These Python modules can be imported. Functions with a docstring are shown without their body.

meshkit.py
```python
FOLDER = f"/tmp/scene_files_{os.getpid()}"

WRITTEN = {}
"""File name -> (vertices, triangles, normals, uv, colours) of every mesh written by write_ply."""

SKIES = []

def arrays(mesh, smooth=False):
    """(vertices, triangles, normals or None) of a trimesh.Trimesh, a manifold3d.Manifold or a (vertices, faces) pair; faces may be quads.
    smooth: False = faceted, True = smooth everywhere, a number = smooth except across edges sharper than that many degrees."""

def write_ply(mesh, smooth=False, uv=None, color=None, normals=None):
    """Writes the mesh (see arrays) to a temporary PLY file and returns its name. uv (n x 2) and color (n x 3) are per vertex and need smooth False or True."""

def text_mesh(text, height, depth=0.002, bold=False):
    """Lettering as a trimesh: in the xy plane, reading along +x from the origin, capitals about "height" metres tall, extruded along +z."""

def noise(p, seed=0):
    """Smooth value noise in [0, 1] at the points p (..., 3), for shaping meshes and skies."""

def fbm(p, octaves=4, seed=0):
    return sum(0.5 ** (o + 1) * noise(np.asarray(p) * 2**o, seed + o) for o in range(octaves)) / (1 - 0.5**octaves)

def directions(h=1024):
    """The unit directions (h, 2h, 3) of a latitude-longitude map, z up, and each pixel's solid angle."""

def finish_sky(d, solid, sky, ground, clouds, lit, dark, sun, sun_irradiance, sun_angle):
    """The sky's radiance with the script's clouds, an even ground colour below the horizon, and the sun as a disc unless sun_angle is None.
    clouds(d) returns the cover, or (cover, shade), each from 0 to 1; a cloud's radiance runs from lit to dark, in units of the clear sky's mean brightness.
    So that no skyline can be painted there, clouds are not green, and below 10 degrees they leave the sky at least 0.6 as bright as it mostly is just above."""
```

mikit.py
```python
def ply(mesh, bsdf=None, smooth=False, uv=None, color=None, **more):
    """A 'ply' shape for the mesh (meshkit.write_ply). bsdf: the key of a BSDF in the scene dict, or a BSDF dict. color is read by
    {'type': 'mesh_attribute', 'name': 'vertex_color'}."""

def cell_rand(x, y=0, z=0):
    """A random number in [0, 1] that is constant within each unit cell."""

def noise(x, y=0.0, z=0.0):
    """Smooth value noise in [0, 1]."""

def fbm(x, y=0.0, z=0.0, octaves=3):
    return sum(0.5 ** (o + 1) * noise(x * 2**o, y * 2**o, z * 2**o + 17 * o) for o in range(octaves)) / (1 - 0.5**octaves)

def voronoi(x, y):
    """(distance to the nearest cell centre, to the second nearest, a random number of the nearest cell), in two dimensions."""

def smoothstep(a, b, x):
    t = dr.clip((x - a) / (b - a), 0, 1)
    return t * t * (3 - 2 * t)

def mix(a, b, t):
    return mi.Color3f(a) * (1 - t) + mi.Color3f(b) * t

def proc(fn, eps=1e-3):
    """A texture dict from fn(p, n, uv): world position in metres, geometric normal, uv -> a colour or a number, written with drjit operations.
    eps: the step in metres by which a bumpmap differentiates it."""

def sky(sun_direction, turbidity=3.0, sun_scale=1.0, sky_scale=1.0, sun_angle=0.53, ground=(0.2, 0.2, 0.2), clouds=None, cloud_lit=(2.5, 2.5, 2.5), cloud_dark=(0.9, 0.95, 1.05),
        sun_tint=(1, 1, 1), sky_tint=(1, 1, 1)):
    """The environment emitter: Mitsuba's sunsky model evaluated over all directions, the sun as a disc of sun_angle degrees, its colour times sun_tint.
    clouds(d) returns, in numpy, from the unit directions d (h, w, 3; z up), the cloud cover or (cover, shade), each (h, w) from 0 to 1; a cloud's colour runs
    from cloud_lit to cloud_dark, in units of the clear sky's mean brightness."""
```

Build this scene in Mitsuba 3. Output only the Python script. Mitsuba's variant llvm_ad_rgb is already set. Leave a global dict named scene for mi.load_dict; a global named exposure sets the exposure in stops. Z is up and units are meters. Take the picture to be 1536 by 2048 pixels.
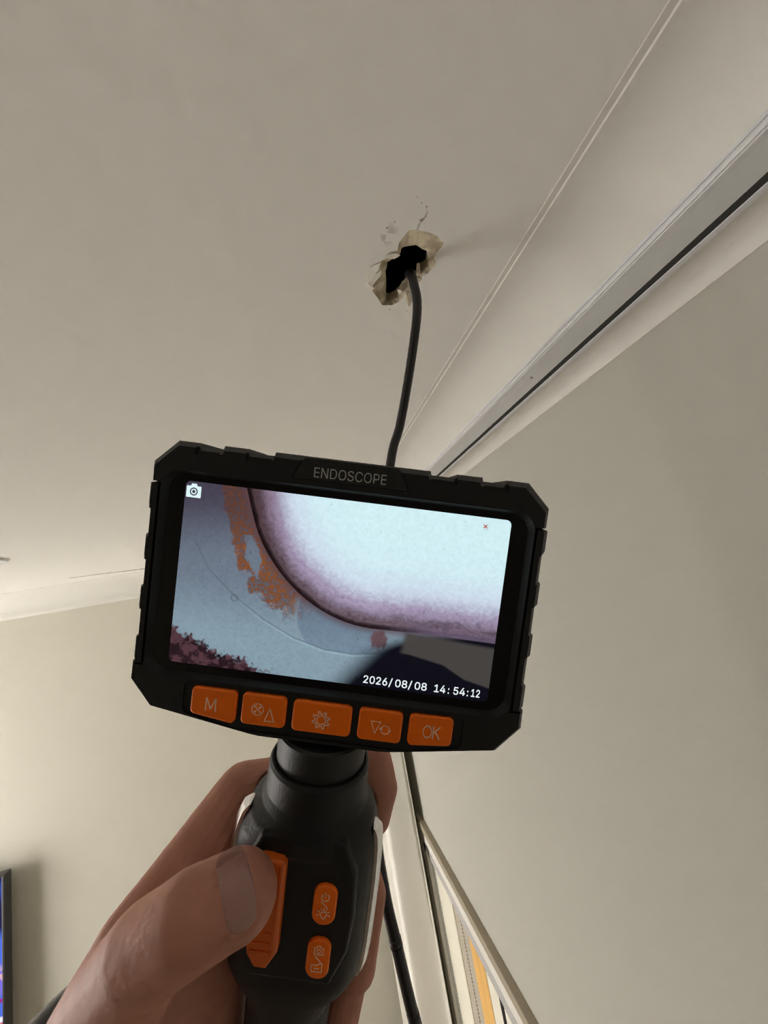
import math, random
import numpy as np, trimesh, shapely, manifold3d as m3
import mitsuba as mi, drjit as dr
import mikit, meshkit
from shapely.geometry import Polygon, LineString, Point, box as sbox
from shapely.ops import unary_union
from shapely import affinity

random.seed(7); rng = np.random.default_rng(7)
scene, labels = {'type': 'scene'}, {}
T4 = mi.ScalarTransform4f

# ------------------------------------------------------------------ camera, light, exposure
# room axes: x to the right-hand wall, y to the far wall, z up; the lens is 2.16 m above the floor
CAM = np.array([0.0, 0.0, 2.16])
RIGHT = np.array([0.961486, -0.204045, -0.184147])
DOWN = np.array([-0.139351, 0.215599, -0.966488])
FWD = np.array([0.236909, 0.954925, 0.178862])
mcam = np.eye(4); mcam[:3, 0] = -RIGHT; mcam[:3, 1] = -DOWN; mcam[:3, 2] = FWD; mcam[:3, 3] = CAM
scene['camera'] = {'type': 'perspective', 'fov': math.degrees(2*math.atan(768/780)), 'fov_axis': 'x', 'near_clip': 0.01, 'far_clip': 50.0, 'to_world': T4(mcam)}
exposure = -0.42
WINDOW_L = (11.9, 11.45, 10.9)       # daylight behind the sheer blind of the window beside the far wall
SKY_L = 2.2
SCREEN = 2**-exposure         # the displays hold their look on the photograph's own exposure
scene['sky'] = {'type': 'constant', 'radiance': {'type': 'rgb', 'value': [SKY_L, SKY_L*0.98, SKY_L*0.93]}}
CEIL, XR, YB, XL, YF = 2.40, 0.284, 1.95, -2.3, -2.4

# ------------------------------------------------------------------ materials
def rgb(*c): return {'type': 'rgb', 'value': list(c)}
def srgb(r, g, b): return [((v/255 + .055)/1.055)**2.4 if v > 10 else v/255/12.92 for v in (r, g, b)]
def prin(key, col, rough=.5, **k):
    scene[key] = {'type': 'twosided', 'b': {'type': 'principled', 'base_color': rgb(*col) if isinstance(col, (tuple, list)) else col, 'roughness': rough, **k}}
    return key
def bump(key, col, rough, fn, scale, eps=2e-4, **k):
    scene[key] = {'type': 'twosided', 'b': {'type': 'bumpmap', 'scale': scale, 't': mikit.proc(fn, eps), 'b': {'type': 'principled', 'base_color': rgb(*col) if isinstance(col, (tuple, list)) else col, 'roughness': rough, **k}}}
    return key
N, FB, SS, MIX = mikit.noise, mikit.fbm, mikit.smoothstep, mikit.mix

SPECKS = [(109.6,193.8,.5),(114.3,197.5,.5),(118,200.6,.6),(120.6,204.3,.5),(119.7,207.2,.7),(118.1,209.7,1.2),(93.9,217.1,.7),(99.1,211.8,.5),(114.7,297.3,.7),(131.2,299.9,.7)]
def ceiling_col(p, n, uv):
    c = MIX((.80,.79,.75), (.78,.77,.725), FB(p.x*1.7, p.y*1.7, 3., 3))
    patch = SS(-.004, .004, p.x + .012 - .03*(p.y-.3))*SS(-.006, .006, .475-p.y)      # an older coat of paint left of the hole
    c = c*(1 - .018*patch)
    d = dr.sqrt(dr.square((p.x-.096)*1.3) + dr.square(p.y-.222))
    grime = SS(.012, .003, d)*SS(.45, .62, FB(p.x*300, p.y*300, 0., 3))
    c = MIX(c, (.36,.33,.28), grime*.55)
    wob = .0016*(N(p.x*600, p.y*600)-.5)
    for x, y, r in SPECKS:
        d = dr.sqrt(dr.square(p.x-x/1000+wob)+dr.square(p.y-y/1000-wob))
        c = MIX(c, (.13,.11,.09), SS(r*1.5e-3, r*.6e-3, d)*.75)
    for (ax, ay), (bx, by), w in [((.1185,.2095),(.1206,.2045),.55),((.1206,.2045),(.1195,.2025),.35),((.1181,.2100),(.1160,.2175),.8)]:
        t = dr.clip(((p.x-ax)*(bx-ax)+(p.y-ay)*(by-ay))/((bx-ax)**2+(by-ay)**2), 0, 1)
        d = dr.sqrt(dr.square(p.x-ax-t*(bx-ax)+wob)+dr.square(p.y-ay-t*(by-ay)))
        c = MIX(c, (.30,.26,.23), SS(w*1.6e-3, w*.5e-3, d)*.6)
    return c
def plaster_h(p, n, uv): return FB(p.x*90, p.y*90, p.z*90, 3)
bump('ceiling_paint', mikit.proc(ceiling_col), .75, plaster_h, .0004, specular=.25)
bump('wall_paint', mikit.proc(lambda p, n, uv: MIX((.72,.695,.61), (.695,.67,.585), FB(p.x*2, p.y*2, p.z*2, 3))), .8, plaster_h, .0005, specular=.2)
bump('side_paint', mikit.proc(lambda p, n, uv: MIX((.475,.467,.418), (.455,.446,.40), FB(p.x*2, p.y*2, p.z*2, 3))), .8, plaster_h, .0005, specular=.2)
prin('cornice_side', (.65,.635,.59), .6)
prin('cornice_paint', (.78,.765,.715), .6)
prin('dark_room_paint', (.20,.19,.175), .9)
prin('floor_board', mikit.proc(lambda p, n, uv: MIX((.27,.22,.17), (.19,.155,.12), FB(p.x*30, p.y*2, 0., 3))), .5)
prin('gypsum', mikit.proc(lambda p, n, uv: MIX((.57,.50,.37), (.36,.30,.21), SS(.35,.7,FB(p.x*160, p.y*160, p.z*160, 3)))), .95)
prin('flake_paint', (.74,.71,.63), .7)
prin('void_black', (.012,.011,.010), 1.)
prin('crack_dark', mikit.proc(lambda p, n, uv: MIX((.34,.31,.26),(.58,.55,.48), N(p.x*60, 1.))), .9)
prin('rail_white', (.66,.67,.69), .42)
prin('rail_slot', (.03,.03,.03), .8)
prin('frame_white', (.74,.72,.67), .4)
prin('casing_lip_shade', (.33,.285,.215), .6)  # brown stands for the shade on the white casing's top lip

def thin(key, col, tr): scene[key] = {'type': 'principledthin', 'base_color': rgb(*col) if isinstance(col, tuple) else col, 'roughness': .7, 'diff_trans': tr}
thin('blind_white', (.86,.84,.76), .9)
thin('blind_grey', (.60,.55,.47), .7)
thin('blind_wood', mikit.proc(lambda p, n, uv: MIX((.90,.66,.30),(.78,.54,.22), FB(p.y*160, p.z*4, 0., 2))), .8)
prin('head_rail_grey', (.46,.45,.44), .5)
prin('bead_grey', (.45,.43,.38), .5)
scene['curtain_cloth'] = {'type': 'twosided', 'b': {'type': 'bumpmap', 'scale': .0006, 't': mikit.proc(lambda p, n, uv: FB(p.x*700, p.y*700, p.z*500, 2), 3e-4), 'b': {'type': 'principled', 'base_color': rgb(.86,.84,.77), 'roughness': .9, 'sheen': .3}}}
prin('tv_black', (.03,.03,.032), .35)
# endoscope
def grain(p, n, uv): return N(p.x*2600, p.y*2600, p.z*2600)
bump('rubber_black', (.010,.0103,.011), .5, grain, .00006, 1e-4, specular=.35)
bump('rubber_grey', (.017,.017,.0175), .5, grain, .00006, 1e-4, specular=.35)
prin('glass_black', (.004,.004,.005), .12, specular=.5)
prin('groove_black', (.006,.006,.006), .7)
prin('orange_rubber', (1.,.175,.0), .42)
prin('trigger_orange', (.68,.13,.012), .42)
prin('legend_pink', (1.,.60,.46), .5)
prin('legend_grey', (.42,.42,.42), .6)
scene['chrome'] = {'type': 'twosided', 'b': {'type': 'roughconductor', 'material': 'Al', 'alpha': .12}}
def knurl(p, n, uv):
    a = dr.abs(dr.sin(2600*(p.x + p.z*.6))) ; b = dr.abs(dr.sin(2600*(p.x - p.z*.6)))
    return SS(.1, .5, dr.minimum(a, b))
bump('grip_rubber', (.022,.022,.022), .5, knurl, .0004, 1e-4)
prin('cable_black', (.012,.012,.014), .32, specular=.5)
prin('hose_black', (.014,.013,.012), .28, specular=.6)
def skin_col(p, n, uv):
    f = FB(p.x*45, p.y*45, p.z*45, 3); g = FB(p.x*260, p.y*260, p.z*260, 3)
    c = MIX((.43,.185,.130), (.52,.24,.170), f)
    return c*(.88 + .24*g)
def skin_h(p, n, uv):
    a = FB(p.x*900, p.y*900, p.z*900, 3)
    return a + .8*dr.abs(N(p.x*380 + 40*a*.02, p.y*380, p.z*380)-.5)
bump('skin', mikit.proc(skin_col), .6, skin_h, .00010, 1.5e-4, specular=.4)
prin('nail', mikit.proc(lambda p, n, uv: MIX((.44,.25,.215), (.38,.20,.18), FB(p.x*120, p.y*120, p.z*120, 3))), .3, specular=.5, clearcoat=.1)
prin('hem_pale', (.86,.84,.78), .8)

# ------------------------------------------------------------------ helpers
def put(key, mesh, bsdf, smooth=False, label=None, category=None, group=None, kind=None, **more):
    k = key; i = 1
    while k in scene: k = f'{key}_{i:03d}'; i += 1
    scene[k] = mikit.ply(mesh, bsdf, smooth, **more)
    tag(k, label, category, group, kind)
    return k
def tag(k, label=None, category=None, group=None, kind=None):
    d = {a: b for a, b in (('label', label), ('category', category), ('group', group), ('kind', kind)) if b}
    if d: labels[k] = d
def tri(m):
    a = m.to_mesh(); return trimesh.Trimesh(a.vert_properties[:, :3], a.tri_verts, process=False)
def bx(x0, x1, y0, y1, z0, z1, bev=0):
    if bev:
        s = m3.Manifold.sphere(bev, 8)
        return tri(m3.Manifold.batch_hull([s.translate((x, y, z)) for x in (x0+bev, x1-bev) for y in (y0+bev, y1-bev) for z in (z0+bev, z1-bev)]))
    return trimesh.creation.box(bounds=[[x0, y0, z0], [x1, y1, z1]])
def cat(*ms): return trimesh.util.concatenate(list(ms))
def extrude(poly, z0, z1, top=None):
    """A shapely shape as a solid from z0 to z1; top: the inset of a chamfer on its upper rim."""
    out = []
    for g in getattr(poly, 'geoms', [poly]):
        if g.is_empty: continue
        if top and not g.interiors:
            out.append(chamfered(g, z0, z1, top))
        else:
            m = trimesh.creation.extrude_polygon(g, z1-z0, engine='earcut'); m.apply_translation([0, 0, z0]); out.append(m)
    return cat(*out)
def chamfered(g, z0, z1, c, steps=3):
    """Rounded upper rim: convex shapes only."""
    ms = []
    P0 = np.array(g.exterior.coords)[:-1]
    pts = [np.c_[P0, np.full(len(P0), z0)]]
    for i in range(steps+1):
        a = i/steps*math.pi/2
        q = np.array(g.buffer(-c*(1-math.cos(a))-1e-6, join_style=1).exterior.coords)[:-1]
        pts.append(np.c_[q, np.full(len(q), z1-c+c*math.sin(a))])
    return trimesh.convex.convex_hull(np.vstack(pts))
def rrect(x0, x1, y0, y1, r): return sbox(x0+r, y0+r, x1-r, y1-r).buffer(r, 8)
def roundpoly(pts, r): return Polygon(pts).buffer(-r).buffer(r, 8)
def strokes(lines, w): return unary_union([LineString(l).buffer(w/2, 4) for l in lines])
def arc(cx, cy, r, a0, a1, n=24): return [(cx+r*math.cos(math.radians(a0+(a1-a0)*i/n)), cy+r*math.sin(math.radians(a0+(a1-a0)*i/n))) for i in range(n+1)]
def catmull(P, n=10):
    P = np.asarray(P, float); Q = np.vstack([2*P[0]-P[1], P, 2*P[-1]-P[-2]]); out = []
    for i in range(1, len(Q)-2):
        for t in np.linspace(0, 1, n, endpoint=False):
            a, b, c, d = Q[i-1:i+3]
            out.append(.5*((2*b)+(-a+c)*t+(2*a-5*b+4*c-d)*t*t+(-a+3*b-3*c+d)*t**3))
    return np.array(out+[Q[-2]])
def tube(P, r, n=20):
    P = np.asarray(P); r = np.broadcast_to(r, len(P)); t = np.gradient(P, axis=0); t /= np.linalg.norm(t, axis=1)[:, None]
    u = np.cross(t[0], [.3, .9, .2]); V = []
    for p, d, rad in zip(P, t, r):
        u = u - d*(u@d); u /= np.linalg.norm(u); v = np.cross(d, u)
        V += [p + rad*(math.cos(a)*u + math.sin(a)*v) for a in np.linspace(0, 2*math.pi, n, endpoint=False)]
    F = []
    for i in range(len(P)-1):
        for j in range(n):
            a, b = i*n+j, i*n+(j+1) % n
            F += [[a, b, b+n], [a, b+n, a+n]]
    c0, c1 = len(V), len(V)+1; V += [P[0], P[-1]]; m = (len(P)-1)*n
    F += [[c0, (j+1) % n, j] for j in range(n)] + [[c1, m+j, m+(j+1) % n] for j in range(n)]
    return trimesh.Trimesh(np.array(V), np.array(F), process=False)
def loft(rings):
    rings = np.asarray(rings); k, n = rings.shape[:2]; V = rings.reshape(-1, 3); F = []
    for i in range(k-1):
        for j in range(n):
            a, b = i*n+j, i*n+(j+1) % n
            F += [[a, b, b+n], [a, b+n, a+n]]
    V = np.vstack([V, rings[0].mean(0), rings[-1].mean(0)]); m = (k-1)*n
    F += [[k*n, (j+1) % n, j] for j in range(n)] + [[k*n+1, m+j, m+(j+1) % n] for j in range(n)]
    M = trimesh.Trimesh(V, np.array(F), process=False)
    if M.volume < 0: M.invert()
    return M

# ------------------------------------------------------------------ the room
OUT = np.array([(111.0,217.8),(115.9,217.3),(126.3,219.3),(133.8,221.8),(137.4,225.2),(140.9,227.3),(140.9,230.9),(138.7,235.5),(137.8,241.0),(140.4,244.1),(141.0,249.1),(137.8,255.9),(135.0,258.5),(134.4,263.9),(132.2,266.6),(128.0,270.3),(127.1,275.1),(124.5,281.0),(121.2,288.0),(115.0,292.0),(106.3,291.9),(100.8,283.6),(94.0,274.9),(92.1,268.4),(95.2,262.2),(97.2,254.5),(95.5,249.6),(95.7,244.1),(100.1,242.4),(105.5,242.3),(107.9,238.5),(106.2,234.0),(106.0,228.2),(108.4,222.6)])/1000
INN = np.array([(109.1,232.5),(113.4,231.3),(119.8,230.4),(123.3,232.9),(130.4,235.7),(133.5,241.9),(135.0,247.5),(135.2,254.6),(132.4,255.1),(127.2,249.6),(129.1,255.1),(131.3,258.6),(129.9,263.9),(123.5,267.6),(121.2,273.1),(118.1,281.9),(113.3,287.8),(108.6,287.8),(106.0,274.0),(104.1,263.9),(101.4,254.5),(101.3,244.8),(106.7,244.3),(109.0,240.0),(109.2,236.9)])/1000
hole = Polygon(OUT)
ring = sbox(XL-.1, YF-.1, XR+.1, YB+.1).difference(hole)
slab = extrude(ring, CEIL, CEIL+.005)
put('ceiling', slab, 'ceiling_paint', label='off-white painted plaster ceiling with a broken hole', kind='structure')
# broken edge of the plaster: from the paint up and inwards to the hole
def resample(poly, n):
    e = poly.exterior; return np.array([e.interpolate(t, True).coords[0] for t in np.linspace(0, 1, n, endpoint=False)])
inner = Polygon(INN*1.02).intersection(hole.buffer(-.0012)).buffer(-.0003).buffer(.0003)
if inner.geom_type != 'Polygon': inner = max(inner.geoms, key=lambda g: g.area)
A = resample(hole, 260)
B = np.array([inner.exterior.interpolate(inner.exterior.project(Point(p))).coords[0] for p in A])
rings = []
for t, z in ((0, 0), (.15, .0012), (.5, .0022), (.85, .0035), (1, .0052), (1.0, .012)):
    q = A*(1-t)+B*t
    zz = np.full(len(q), CEIL+z) + (0 if t in (0,) else (meshkit.noise(np.c_[q*420, np.full(len(q), t*3)], 3)-.5)*.0022*min(1, 4*t*(1.15-t)+.1))
    q = q + (0 if t in (0,) else 1)*(meshkit.noise(np.c_[q*500, np.full(len(q), 9+t)], 5)-.5)[:, None]*.0012*(t < 1)
    rings.append(np.c_[q, zz])
R_ = np.array(rings); n_ = len(A); F = []
for i in range(len(R_)-1):
    for j in range(n_):
        a, b = i*n_+j, i*n_+(j+1) % n_; F += [[a, b+n_, b], [a, a+n_, b+n_]]
crater = trimesh.Trimesh(R_.reshape(-1, 3), np.array(F), process=False)
put('ceiling__broken_plaster', crater, 'gypsum', 35, label='beige broken plaster rim of the hole')
void = cat(bx(.04, .20, .18, .34, CEIL+.09, CEIL+.095), bx(.04, .045, .18, .34, CEIL+.005, CEIL+.09), bx(.195, .20, .18, .34, CEIL+.005, CEIL+.09), bx(.04, .20, .18, .185, CEIL+.005, CEIL+.09), bx(.04, .20, .335, .34, CEIL+.005, CEIL+.09))
put('ceiling__cavity', void, 'void_black', label='dark void above the ceiling board')
FL = [[(86.2,263.1),(87.5,250.5),(94.6,244.9),(94.5,251.2),(92.1,257.1),(88.6,264.8)],[(88.6,264.8),(92.1,257.1),(97.5,252.4),(97.9,257.9),(94.7,263.1),(92.0,268.0)],[(96.6,240.2),(99.6,237.1),(105.4,236.2),(109.3,238.4),(105.3,241.6),(97.8,240.9)],[(87.2,264.8),(89.7,263.1),(94.7,271.2),(93.0,273.9)],[(124.0,275.1),(126.7,275.1),(132.0,288.1),(130.3,290.7),(126.0,284.0)],[(126.2,249.0),(128.3,248.2),(131.6,255.5),(132.3,260.5),(129.6,262.0)],[(117.0,276.8),(119.4,275.6),(121.8,279.6),(119.6,281.8)]]
for i, f in enumerate(FL):
    g = Polygon(np.array(f)/1000); c = np.array(g.centroid.coords[0])
    m = extrude(g.segmentize(.0015), 0, .0007); v = m.vertices
    d = (v[:, :2]-c)@np.array([math.cos(i*1.9), math.sin(i*1.9)])
    v[:, 2] += CEIL-.0011-np.maximum(d, 0)*.22
    if i >= 5: v[:, 2] += .0035
    m.vertices = v
    put('ceiling__paint_flake', m, 'gypsum' if i in (4, 5) else 'flake_paint', 30)
crk = [(-.8259,1.6955,.0012),(-.7811,1.7043,.002),(-.7418,1.7096,.0025),(-.70,1.719,.0012),(-.6749,1.7358,.003),(-.62,1.752,.005),(-.5996,1.7613,.006),(-.53,1.775,.007),(-.48,1.785,.003)]
cp = Polygon([(x, y-w) for x, y, w in [(a, b, 1.5*c) for a, b, c in crk]]+[(x, y+w) for x, y, w in [(a, b, 1.5*c) for a, b, c in crk[::-1]]])
put('ceiling__crack', extrude(cp, CEIL-.0012, CEIL+.002), 'crack_dark', label='dark crack along the far cornice')

def cove(drop, proj, n=9):
    """Cross-section (out from the wall, down from the ceiling) of a cornice with two small fillets at the ceiling."""
    p = [(0, 0), (proj, 0), (proj, .0010), (proj-.0045, .0013), (proj-.0052, .0024)]
    ex, ey = proj-.005, drop-.010
    for i in range(1, n+1):
        a = i/n*math.pi/2
        p.append((.008+(ex-.008)*(1-math.sin(a)), .0022+(ey-.0022)*(1-math.cos(a))))
    p += [(.004, drop-.006), (.002, drop), (0, drop)]
    return p
def sweep_y(prof, y0, y1, x, side):
    P = np.array(prof); r = []
    for y in (y0, y1): r.append(np.c_[x-side*P[:, 0], np.full(len(P), y), CEIL-P[:, 1]])
    return loft(np.array(r))
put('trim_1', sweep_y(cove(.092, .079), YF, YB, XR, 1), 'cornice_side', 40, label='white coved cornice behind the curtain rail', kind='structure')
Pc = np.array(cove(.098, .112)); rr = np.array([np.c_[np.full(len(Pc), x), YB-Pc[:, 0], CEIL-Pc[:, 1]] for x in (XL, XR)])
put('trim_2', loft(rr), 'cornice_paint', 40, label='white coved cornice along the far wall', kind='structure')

# walls; the right-hand one has the window opening
WY0, WY1, WZ0, WZ1 = .25, 1.40, .55, 1.338
def wall_with_hole(x0, x1):
    return cat(bx(x0, x1, YF, WY0, 0, CEIL), bx(x0, x1, WY1, YB+.1, 0, CEIL), bx(x0, x1, WY0, WY1, 0, WZ0), bx(x0, x1, WY0, WY1, WZ1, CEIL))
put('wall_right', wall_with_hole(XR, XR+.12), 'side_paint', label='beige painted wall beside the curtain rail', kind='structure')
put('wall_back', bx(XL-.1, XR, YB, YB+.1, 0, CEIL), 'wall_paint', label='cream painted far wall', kind='structure')
put('wall_front', bx(XL-.1, XR+.12, YF-.1, YF, 0, CEIL), 'dark_room_paint', label='wall behind the viewer', kind='structure')
put('floor', bx(XL-.1, XR+.12, YF-.1, YB+.1, -.05, 0), 'floor_board', label='wooden floor', kind='structure')
LY0, LY1, LZ0, LZ1 = .75, 1.85, .45, 2.0
put('wall_left', cat(bx(XL-.1, XL, YF, LY0, 0, CEIL), bx(XL-.1, XL, LY1, YB, 0, CEIL), bx(XL-.1, XL, LY0, LY1, 0, LZ0), bx(XL-.1, XL, LY0, LY1, LZ1, CEIL)), 'wall_paint', label='cream wall with the daylight window', kind='structure')
f = .05
put('window_2', cat(bx(XL-.06, XL+.01, LY0, LY0+f, LZ0, LZ1), bx(XL-.06, XL+.01, LY1-f, LY1, LZ0, LZ1), bx(XL-.06, XL+.01, LY0+f, LY1-f, LZ0, LZ0+f), bx(XL-.06, XL+.01, LY0+f, LY1-f, LZ1-f, LZ1), bx(XL-.06, XL+.005, 1.28, 1.32, LZ0+f, LZ1-f)), 'frame_white', label='window in the left wall', kind='structure')
for y0, y1 in ((LY0+f, 1.28), (1.32, LY1-f)):
    q = trimesh.Trimesh([[XL-.04, y0, LZ0+f], [XL-.04, y1, LZ0+f], [XL-.04, y1, LZ1-f], [XL-.04, y0, LZ1-f]], [[0, 1, 2], [0, 2, 3]], process=False)
    if q.face_normals[0][0] < 0: q.invert()
    put('window_2__lit_pane', q, 'blind_white', emitter={'type': 'area', 'radiance': rgb(*WINDOW_L)})

# right-hand window: casing, frame, vertical blind strips, glass
def casing():
    w, t = .042, .011
    return cat(bx(XR-t, XR, WY0-w, WY1+w, WZ1, WZ1+w+.002, .002), bx(XR-t, XR, WY1, WY1+w, WZ0-w, WZ1, .002), bx(XR-t, XR, WY0-w, WY0, WZ0-w, WZ1, .002), bx(XR-t, XR, WY0, WY1, WZ0-w, WZ0, .002))
put('window_1', casing(), 'frame_white', 30, label='white window casing in the beige right wall', kind='structure')
put('window_1__casing_lip', bx(XR-.016, XR+.001, WY0-.05, WY1+.046, WZ1+.0415, WZ1+.064, .002), 'casing_lip_shade', 30, label='lip along the top of the casing, its shade painted brown')
put('window_1__frame', cat(bx(XR+.05, XR+.09, WY0, WY1, WZ1-.05, WZ1), bx(XR+.05, XR+.09, WY1-.035, WY1, WZ0, WZ1-.05), bx(XR+.05, XR+.09, WY0, WY0+.035, WZ0, WZ1-.05), bx(XR+.05, XR+.09, WY0, WY1, WZ0, WZ0+.04)), 'frame_white')
scene['pane_glass'] = {'type': 'thindielectric', 'int_ior': 1.5}
put('window_1__pane', bx(XR+.068, XR+.072, WY0+.035, WY1-.035, WZ0+.04, WZ1-.05), 'pane_glass')
put('window_1__corner_clip', trimesh.convex.convex_hull(np.array([[XR-.0122, 1.402+a, 1.322+b] for a, b in ((-.010, 0), (0, .014), (.010, 0), (0, -.016))]+[[XR-.010, 1.402+a, 1.322+b] for a, b in ((-.010, 0), (0, .014), (.010, 0), (0, -.016))])), 'void_black', label='small dark clip in the top corner of the casing')
put('blind__head_rail', bx(XR-.004, XR+.030, WY0+.004, WY1-.004, WZ1-.050, WZ1-.001, .002), 'head_rail_grey', 30, label='grey head rail of the blind')
tag('blind', 'vertical window blind of white and wooden strips in the right wall', 'blind')
seq = [(1.392, 1.237, 'blind_white', 1.387), (1.239, 1.122, 'blind_grey', 1.178), (1.124, 1.036, 'blind_wood', 0), (1.037, .966, 'blind_white', 0), (.966, .948, 'void_black', 0), (.948, .86, 'blind_white', 0), (.862, .775, 'blind_grey', 0), (.777, .69, 'blind_white', 0), (.692, .60, 'blind_grey', 0), (.602, .50, 'blind_white', 0), (.502, .40, 'blind_grey', 0), (.402, .27, 'blind_white', 0)]
for k, (y1, y0, mat, bead) in enumerate(seq):
    xs = XR+.004+.0025*(k % 2)
    put('blind__strip', bx(xs, xs+.0012, y0, y1, WZ0+.02, WZ1-.045), mat)
    if bead:
        beads = []
        ball = trimesh.creation.icosphere(1, .0021)
        for z in np.arange(WZ0+.03, WZ1-.055, .0085):
            q = ball.copy(); q.apply_translation([xs-.0016, bead, z]); beads.append(q)
        put('blind__bead_chain', cat(*beads), 'bead_grey', True, label='line of small beads along the strip', kind='stuff')

# curtain rail along the right wall
rz = 2.3075; rx0, rx1 = .2028, .2412
put('curtain_rail__body', cat(bx(rx0, .2295, -1.6, 1.93, rz, rz+.003, .0008), bx(rx0+.0015, rx0+.0045, -1.6, 1.93, rz-.0005, rz+.002, .0004), bx(.2356, rx1, -1.6, 1.93, rz, rz+.003, .0008), bx(rx0+.008, rx1-.001, -1.6, 1.93, rz+.009, rz+.011), bx(rx0+.014, rx0+.016, -1.6, 1.93, rz+.002, rz+.010), bx(rx1-.002, rx1, -1.6, 1.93, rz+.002, rz+.010)), 'rail_white', 30, label='pale aluminium channel')
put('curtain_rail__slot', bx(.2292, .2359, -1.6, 1.93, rz+.0005, rz+.0085), 'rail_slot', label='dark runner slot')
for yy in (-1.2, -.3, .75, 1.6):
    put('curtain_rail__bracket', bx(rx0+.012, XR, yy-.012, yy+.012, rz+.011, rz+.016), 'rail_white')
tag('curtain_rail', 'long white aluminium curtain rail with a dark slot below the ceiling', 'curtain rail')
for yy, dx in ((.268, .013), (1.02, .012)):
    put('curtain_rail__screw', trimesh.creation.cylinder(.0012, .002, transform=trimesh.transformations.translation_matrix([rx0+dx, yy, rz])), 'bead_grey', 30)

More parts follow.
